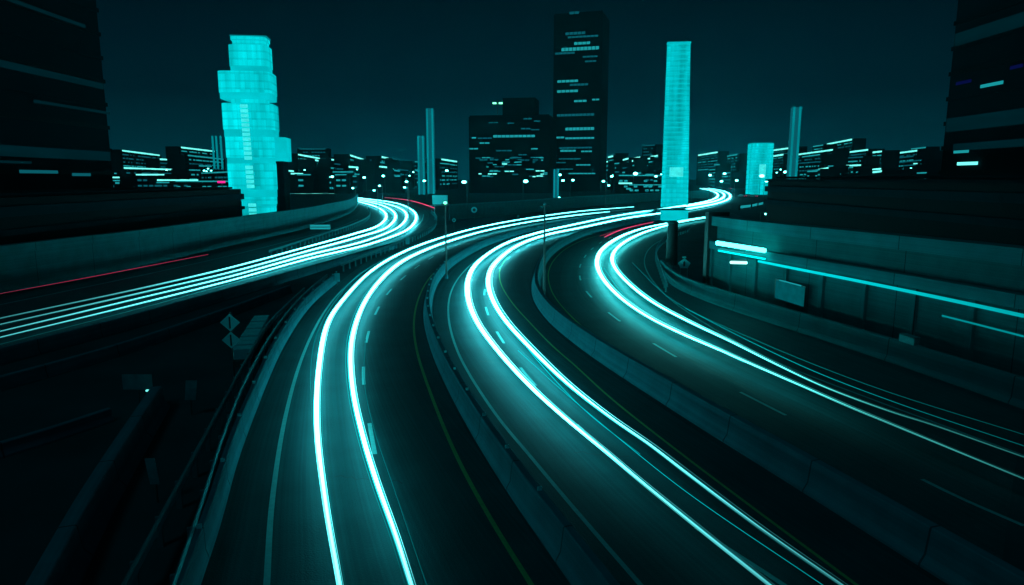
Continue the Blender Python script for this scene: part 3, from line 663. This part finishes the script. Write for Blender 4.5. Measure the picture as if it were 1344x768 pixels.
# dark pier, and a glowing block added as the pylon's lit foot
c = P(886, 289.5); r = thing('tower_foot', 'low glowing block added as the lit foot of the slender glowing tower', 'tower_foot', c)
mb = MB(); mb.box((0, 1, 1.1), (5.6, 2.2, 2.2)); mb.build('body', M['tower_dim'], r)
mb = MB(); mb.box((0, 1, 2.32), (6.0, 2.6, .2)); mb.build('roof', M['wallc'], r)
c = P(881, 350); r = thing('concrete_pier', 'dark round pier standing left of the pentagonal sign', 'pier', c); hz = PY(881, 293, c.y).z
mb = MB(); mb.cyl((0, 0, 0), (0, 0, hz), .62, .5, 24); mb.build('shaft', M['signdark'], r)
mb = MB(); mb.cyl((0, 0, hz), (0, 0, hz + .25), .62, .45, 24); mb.build('cap', M['wallc'], r)
mb = MB(); mb.cyl((0, 0, 0), (0, 0, .2), .85, .85, 24); mb.build('base', M['wallc'], r)

def box_tower(x0, x1, ytop, Y, name, label, mat, bars=None, depth=.8, cat='tower'):
    k = Y / F; w = (x1 - x0) * k; c = PY((x0 + x1) / 2, HOR, Y); h = ZY(ytop, Y)
    r = thing(name, label, cat, (c.x, Y, 0))
    if bars:
        mb = MB(); mb.box((0, w * .3, h / 2), (w * .92, w * depth * .5, h - .6)); mb.build('shaft', M['darkwall'] if mat != 'slim' else M['win_dim'], r)
        for i in range(bars):
            f = (i + .5) / bars - .5; mb = MB(); mb.box((f * w * 1.2, 0, h / 2), (w / bars * .36, .8, h)); mb.build('light_fin', M[mat], r)
    else:
        nf = 10
        for i in range(nf):
            mb = MB(); mb.box((0, 0, h * (i + .45) / nf), (w, w * depth, h / nf * .86)); mb.build('floor', M[mat], r)
        mb = MB(); mb.box((0, 0, h / 2), (w * .96, w * depth * .96, h - .1)); mb.build('core', M['tower_dim'], r)
    return r, k, w, h
box_tower(560, 571, 142, 420, 'slim_tower', 'taller of two slim lit towers left of the dark office block', 'slim', 2)
box_tower(548, 558, 178, 400, 'slim_tower', 'shorter of two slim lit towers left of the dark office block', 'slim', 2)
box_tower(1034, 1047, 140, 420, 'slim_tower', 'pair of thin lit shafts behind the small glowing block', 'slim', 2)
r, k, w, h = box_tower(983, 1009, 188, 400, 'glowing_block', 'small bright cyan glowing block right of the slender tower', 'tower')
mb = MB(); mb.box((0, -w * .4 - .3, CAM_H + 10 * k), (8 * k, .3, 17 * k)); mb.build('window_bay', M['tower_hot'], r)
box_tower(726, 734, 222, 300, 'slim_tower', 'short faint lit shaft at the foot of the skyscraper', 'slim', 2)

# ------------------------------------------------------------------ central dark office buildings
def office(x0, x1, yt0, yt1, Y, name, label, wins, pent=None, depth=30, cat='skyscraper'):
    k = Y / F; a = PY(x0, HOR, Y * 1.02); b = PY(x1, HOR, Y); h = ZY((yt0 + yt1) / 2, Y)
    d = b - a; w = d.length; ang = math.atan2(d.y, d.x)
    r = thing(name, label, cat, (a.x, a.y, 0), ang)
    mb = MB(); mb.box((w / 2, depth / 2, h / 2), (w, depth, h)); mb.build('wall', M['darkwall'], r)
    if pent:
        px0, px1, py = pent; hh = ZY(py, Y) - h
        mb = MB(); mb.box((((px0 + px1) / 2 - x0) * k, depth / 2, h + hh / 2), ((px1 - px0) * k, depth * .5, hh)); mb.build('penthouse', M['darkwall'], r)
    nf = int(h / 3.6)
    mb = MB()
    for f in range(1, nf): mb.box((w / 2, -.05, f * h / nf), (w, .3, .35))
    mb.build('floor_edge', M['darkglass'], r)
    for wx0, wx1, wy, th, L in wins:
        xa = (wx0 - x0) * k; xb = (wx1 - x0) * k; z = ZY(wy, Y); mb = MB(); n = max(1, int((xb - xa) / 2.6))
        for i in range(n):
            mb.box((xa + (xb - xa) * (i + .5) / n, -.25, z), ((xb - xa) / n * .86, .2, th * k))
        if not mb.v: mb.box(((xa + xb) / 2, -.25, z), (xb - xa, .2, th * k))
        mb.build('window', M['win' if L == 1 else ('win_dim' if L == 0 else 'strip')], r)
    mb = MB(); mb.box((w / 2, depth / 2, h + .5), (w * .98, depth * .98, .8)); mb.build('roof', M['darkglass'], r)
    return r
cx = lambda v: 600 + v / 3.073
tw = [(430, 510, 128, 3.2, 0), (440, 560, 143, 2.2, 0), (465, 530, 170, 3.2, 1), (390, 470, 207, 2.5, 0), (415, 565, 192, 4, 1), (500, 560, 226, 2, 0), (510, 555, 245, 2, 0), (400, 485, 322, 3, 1), (450, 525, 338, 2.6, 0),
      (400, 485, 363, 3, 1), (468, 520, 405, 2.6, 1), (540, 570, 401, 2, 1), (400, 550, 461, 3, 0), (435, 552, 518, 3.6, 1), (380, 432, 552, 2.4, 1), (435, 553, 556, 2.4, 1), (410, 545, 595, 2, 0), (415, 480, 607, 2.4, 1), (500, 545, 610, 2, 1),
      (480, 540, 665, 1.8, 1), (400, 470, 682, 1.6, 0), (410, 500, 640, 1.5, 0), (450, 560, 700, 1.6, 1), (398, 440, 655, 1.5, 0), (445, 485, 44, 3, 0)]
office(725, 787, 19, 12, 500, 'skyscraper', 'tallest dark skyscraper with scattered lit floors in the centre', [(cx(a), cx(b), y / 3.073, t, L) for a, b, y, t, L in tw])
ow = [(270, 305, 478, 1.6, 0), (260, 300, 518, 1.8, 0), (60, 80, 553, 2, 1), (85, 145, 555, 1.6, 0), (148, 318, 548, 3, 1), (92, 135, 575, 1.8, 1), (50, 88, 598, 1.8, 1), (160, 225, 607, 1.5, 0), (300, 330, 600, 1.6, 1), (250, 285, 624, 1.5, 0),
      (205, 235, 495, 1.2, 0), (310, 340, 488, 1.2, 0), (130, 170, 492, 1, 0), (300, 335, 523, 1.2, 0)]
rr = random.Random(3)
for i in range(52):
    x = rr.uniform(55, 350); y = rr.choice([635, 645, 655, 663, 672, 683, 690, 697, 703, 712]) + rr.uniform(-2, 2); ow.append((x, min(370, x + rr.uniform(8, 42)), y, rr.uniform(1.0, 1.7), rr.choice([0, 1, 1, 1, 2]) if y > 655 else rr.choice([0, 0, 1])))
office(616, 721, 151, 153, 440, 'office_building', 'broad dark office block with many lit windows beside the skyscraper', [(cx(a), cx(b), y / 3.073, t, L) for a, b, y, t, L in ow], pent=(657, 700, 125), cat='office block', depth=40)
b0 = PY(652, 135.5, 430); r = thing('rooftop_lamp', 'pair of small green lamps on the roof of the dark office block', 'lamp', (b0.x, 455, CAM_H + (HOR - 151) * 440 / F))
hz = PY(652, 135.5, 455).z - r.location.z
mb = MB(); mb.cyl((0, 0, 0), (0, 0, hz), .3, .2, 6); mb.build('pole', M['pole'], r)
for s in (-2, 2):
    mb = MB(); mb.box((s, 0, hz), (2.4, .5, 1.0)); mb.build('lamp_head', M['greenlamp'], r)
mb = MB(); mb.box((0, 0, hz), (4, .3, .3)); mb.build('arm', M['pole'], r)

# ------------------------------------------------------------------ the two dark high-rises at the frame edges
def edge_tower(sx, Y0, Y1, X, h, ledges, wins, label, blue=()):
    r = thing('high_rise', label, 'high-rise', (sx * X, 0, 0))
    mb = MB(); mb.box((sx * 15, (Y0 + Y1) / 2, h / 2), (30, Y1 - Y0, h)); mb.build('wall', M['darkwall'], r)
    nf = int(h / 3.3)
    for f in range(1, nf):
        z = f * 3.3; mb = MB()
        mb.box((-sx * .15, (Y0 + Y1) / 2, z), (.3, Y1 - Y0, .55)); mb.box((sx * 15, Y0 - .15, z), (30, .3, .55))
        mb.build('floor_edge', M['darkwall'] if f % 2 == 0 else M['darkglass'], r)
    for z, th, a, b in ledges:
        mb = MB(); mb.box((-sx * .4, (a + b) / 2, z), (.3, b - a, th)); mb.build('glow_ledge', M['ledge'], r)
    for z, a, b, mt in wins:
        mb = MB(); mb.box((-sx * .36, (a + b) / 2, z), (.1, b - a, .4)); mb.build('window', M[mt], r)
edge_tower(-1, 45, 104, 60, 46, [(22.3, .8, 60, 103), (18.6, .35, 88, 104), (12.3, 1.3, 62, 103), (11.0, .3, 60, 86), (30, .4, 70, 100)],
           [(9.9, 84, 91, 'win_dim'), (9.6, 94, 98, 'win_dim'), (7.1, 80, 82, 'win'), (7.2, 89, 90, 'win_dim'), (2.9, 88, 102, 'win')], 'dark high-rise with faint lit ledges at the left edge')
edge_tower(1, 40, 97, 60, 48, [(27.4, 1.6, 60, 96), (31.0, .35, 62, 86), (16.4, 1.5, 58, 96), (15.5, .3, 70, 96), (13.2, .9, 58, 94)],
           [(20.6, 86, 90, 'strip_dim'), (11.0, 89, 93, 'strip'), (12.6, 91, 94, 'win'), (12.2, 79, 80, 'win_dim')] + [(21.6, 92, 95, 'win_blue'), (22.1, 83, 85, 'win_blue')], 'dark high-rise with a bright upper ledge at the right edge')
def podium(sx, X, Y0, Y1, h, bands, label):
    r = thing('parking_garage', label, 'garage', (sx * X, 0, 0)); D = 14
    mb = MB(); mb.box((sx * D / 2, (Y0 + Y1) / 2, h / 2), (D, Y1 - Y0, h)); mb.build('wall', M['darkglass'], r)
    for z, th, mt in bands:
        mb = MB(); mb.box((sx * (D / 2 - .2), (Y0 + Y1) / 2, z), (D + .4, Y1 - Y0 + .4, th)); mb.build('deck_edge', M[mt], r)
    mb = MB(); mb.box((sx * D / 2, (Y0 + Y1) / 2, h + .2), (D * .9, (Y1 - Y0) * .95, .3)); mb.build('roof', M['darkwall'], r)
podium(1, 40, 52, 108, 9.0, [(7.5, .8, 'dimband'), (5.5, .7, 'dimband'), (8.8, .3, 'darkwall')], 'long dark parking garage above the retaining wall on the right')
podium(-1, 44, 48, 112, 7.4, [(6.2, .9, 'dimband'), (4.4, .5, 'dimband')], 'long dark low building behind the far left wall')

# ------------------------------------------------------------------ low city buildings added to carry smeared city lights as glowing strips
ST = [  # x0,y0,x1,y1 brightness(2 bright,1 medium,0 dim)
 (164,199,212,205,2),(241,195,284,200,2),(249,205,295,210,1),(164,221,227,223,2),(179,229,216,230,2),(135,232,157,234,2),(135,237,157,237,1),(206,234,260,239,2),(205,239,222,240,1),(255,228,302,226,1),
 (230,237,318,239,1),(302,246,330,250,2),(338,246,368,250,2),(368,224,386,225,2),(368,232,377,233,2),(360,210,391,213,1),(393,204,421,209,2),(415,211,432,214,2),(395,197,429,197,0),(390,229,408,230,1),(371,251,438,258,2),(437,226,464,226,1),
 (432,232,437,233,2),(440,229,455,230,1),(461,205,480,211,2),(468,214,485,215,2),(502,207,521,211,2),(500,214,518,216,1),(526,213,538,215,1),(435,221,452,223,1),(463,231,468,232,1),(518,224,532,226,1),(518,231,525,232,1),(500,226,510,226,1),(580,210,600,213,2),(578,215,590,216,1),(545,213,580,215,1),
 (787,215,797,213,2),(812,212,824,209,2),(818,214,830,212,2),(787,217,812,215,1),(833,212,843,211,1),(845,211,852,209,2),(860,208,875,206,2),(843,193,858,192,0),(824,216,830,216,1),(812,229,870,232,1),(812,240,830,241,2),(826,241,880,244,1),(870,223,872,223,1),
 (915,205,940,201,2),(927,210,966,204,1),(943,210,984,205,1),(1007,207,1026,204,2),(995,201,1040,195,2),(930,220,938,219,0),(945,228,958,227,1),(962,228,976,227,1),(1064,194,1077,192,1),(1082,191,1114,185,2),(1045,204,1090,198,2),(1051,207,1074,204,1),(1095,203,1136,198,2),(1100,206,1154,200,2),(1154,205,1200,199,2),(1192,197,1211,195,1),(1083,210,1130,207,0),
 (1048,215,1075,213,0),(1073,223,1086,221,2),(1064,225,1075,223,1),(1029,225,1037,225,2),(1108,222,1118,220,1),(1130,224,1155,222,2),(1128,229,1156,225,2),(1121,227,1125,226,1),(1158,226,1180,224,1),(1186,226,1194,226,1),(1165,229,1215,227,1),(1202,234,1240,232,0),(1178,214,1207,211,0),(1212,219,1218,219,1),(1212,201,1221,200,1),(1185,218,1200,217,0),(1170,209,1196,206,0)]
_q = random.Random(21)
for _i in range(46):
    _x = _q.choice([_q.uniform(140, 290), _q.uniform(380, 540), _q.uniform(790, 865), _q.uniform(920, 1210), _q.uniform(1040, 1210)]); _y = _q.uniform(206, 230); _w = _q.uniform(6, 20)
    ST.append((_x, _y, _x + _w, _y + (235 - _y) / (672 - _x) * _w, _q.choice([0, 1, 1, 2])))
def region(x):
    return ('left of stacked tower' if x < 300 else 'before the slim towers' if x < 560 else 'between slim towers and skyscraper' if x < 725 else
            'right of skyscraper' if x < 885 else 'right of slender glowing tower')
items = []
for (x0, y0, x1, y1, L) in sorted(ST):
    ym = (y0 + y1) / 2; 
    if ym < 229:
        Y = (430 if not 890 < x0 < 1035 else 660) + (235 - ym) * 8; z = CAM_H + (235 - ym) / F * Y
        Ya = (z - CAM_H) * F / (235 - y0); Yb = (z - CAM_H) * F / (235 - y1)
        Ya = min(max(Ya, .8 * Y), 1.25 * Y); Yb = min(max(Yb, .8 * Y), 1.25 * Y)
    else:
        Y = 430 if not 890 < x0 < 1035 else 660; Ya = Yb = Y; z = CAM_H + (235 - ym) / F * Y
    a = PY(x0, HOR, Ya); b = PY(x1, HOR, Yb); a.z = b.z = 0
    items.append((x0, a, b, z, L, Y))
cnt = {}
for x0, a, b, z, L, Y in items:
    rg = region(x0); cnt[rg] = cnt.get(rg, 0) + 1; nth = ordw(cnt[rg] - 1)
    hint = {2: 'bright', 1: 'pale', 0: 'dim'}[L]
    r = thing('low_building', '%s of the dark low buildings, added to carry a %s city light streak, %s' % (nth, hint, rg), 'building', (a.x, a.y, 0), 0, 'city buildings on the skyline')
    d = b - a; w = d.length; ang = math.atan2(d.y, d.x); r.rotation_euler.z = ang; px = Y / F
    ext = w * .06 + 1
    dep = 12
    h = z + .6 * px + .2
    mb = MB(); mb.box((w / 2, dep / 2 + .3, h / 2), (w + 2 * ext, dep, h)); mb.build('wall', M['darkwall'], r)
    th = {2: 2.0, 1: 1.6, 0: 1.5}[L] * px; n = max(1, int(w / (px * 7)))
    mb = MB()
    for i in range(n):
        mb.box((w * (i + .5) / n, 0, z), (w / n * .97, .3, th * random.uniform(.8, 1.05)))
    mb.build('city_streak', M[{2: 'strip', 1: 'win', 0: 'win_dim'}[L]], r)
    for q in range(6):  # glowing rows added to lift the black walls towards the hazy sky
        zz = z - (q + 1) * 3.4
        if zz < 1.5: break
        mb = MB(); n = max(2, int(w / 3)); any_ = False
        for i in range(n):
            if random.random() < .6: mb.box((w * (i + .5) / n, .15, zz), (w / n * .7, .3, 1.1)); any_ = True
        if any_: mb.build('added_window_band', M['win_dim' if random.random() < .5 else 'win'], r)
# pink lit sign left of the stacked tower
c = PY(290.5, 239, 146); r = thing('lit_sign', 'small magenta lit sign left of the stacked glowing tower', 'sign', (c.x, c.y, 0))
mb = MB(); mb.box((0, 0, c.z), (1.6, .2, .45)); mb.build('sign_panel', M['magenta'], r)
mb = MB(); mb.cyl((0, .2, 0), (0, .2, c.z), .08); mb.build('pole', M['pole'], r)
# pale lit service signs
for x, y, Y, w, h, lab in ((420, 298, 108, 26, 7, 'pale striped lit sign low on the far left wall'), (1, 1, 0, 0, 0, None)):
    if not lab: continue
    c = PY(x, y, Y); k = Y / F; r = thing('lit_sign', lab, 'sign', (c.x, c.y, 0))
    mb = MB(); mb.box((0, 0, c.z + 1.6 * k), (w * k, .1, 2.4 * k)); mb.box((0, 0, c.z - 1.8 * k), (w * k, .1, 2.2 * k)); mb.build('sign_panel', M['strip_dim'], r)
    mb = MB(); mb.box((0, .12, c.z), (w * k * 1.02, .1, 7.5 * k)); mb.build('backing', M['pole'], r)
    mb = MB(); mb.cyl((0, .15, 0), (0, .15, c.z), .06); mb.build('pole', M['pole'], r)

# ------------------------------------------------------------------ far cars and railing at the last bend
def car_at(x, y, label, rz):
    c = P(x, y); r = thing('car', label, 'car', c, rz, 'cars on the farthest bend')
    prof = [(-2.1, .35), (-2.15, .8), (-1.9, .95), (-1.2, 1.0), (-.7, 1.42), (.7, 1.45), (1.3, 1.0), (2.0, .9), (2.15, .6), (2.1, .35)]
    mb = MB(); vs = [(-.85, a, b) for a, b in prof] + [(.85, a, b) for a, b in prof]; n = len(prof)
    mb.add(vs, [tuple(range(n)), tuple(range(n, 2 * n))[::-1]] + [(i, (i + 1) % n, n + (i + 1) % n, n + i) for i in range(n)]); mb.build('body', M['carpaint'], r)
    for a in (-.8, .8):
        for b in (-1.3, 1.35):
            mb = MB(); mb.cyl((a - .1, b, .33), (a + .1, b, .33), .33, .33, 12); mb.build('wheel', M['rubber'], r)
        mb = MB(); mb.box((a * .85, -2.17, .75), (.5, .08, .3)); mb.build('taillight', M['red'], r)
car_at(974, 259, 'first dark car with red tail lights on the farthest bend', .5)
car_at(981, 258.5, 'second dark car with red tail lights on the farthest bend', .5)
car_at(988, 259.5, 'third dark car with red tail lights on the farthest bend', .6)
car_at(957, 243.5 + 5, 'lone car with a red light beyond the white bend', .3)
w = resample([P(970, 276), P(985, 274), P(1000, 270.5), P(1014, 267)], 26); r = thing('railing', 'pale lit railing at the outside of the farthest bend', 'railing')
mb = MB(); mb.sweep(w, [(-.04, .5), (.04, .5), (.04, 1.25), (-.04, 1.25)]); mb.build('panel', M['strip_dim'], r)  # light falling on the railing put in as a glowing panel
for k in range(0, 26, 5):
    mb = MB(); mb.box((w[k].x, w[k].y - .2, .8), (.5, .3, 1.6)); mb.build('post', M['signdark'], r)

# ------------------------------------------------------------------ night haze
hb = MB(); hb.box((0, 900, 74.0), (2600, 2000, 150.0)); ho = hb.build('haze', M['signdark']); ho.data.materials.clear()
hm, ht, hout = mat_new('night_haze'); pv = ht.nodes.new('ShaderNodeVolumePrincipled')
pv.inputs['Color'].default_value = (.01, .85, 1, 1); pv.inputs['Density'].default_value = .00022; pv.inputs['Anisotropy'].default_value = .3
ht.links.new(pv.outputs[0], hout.inputs['Volume']); ho.data.materials.append(hm); tag(ho, kind='stuff')
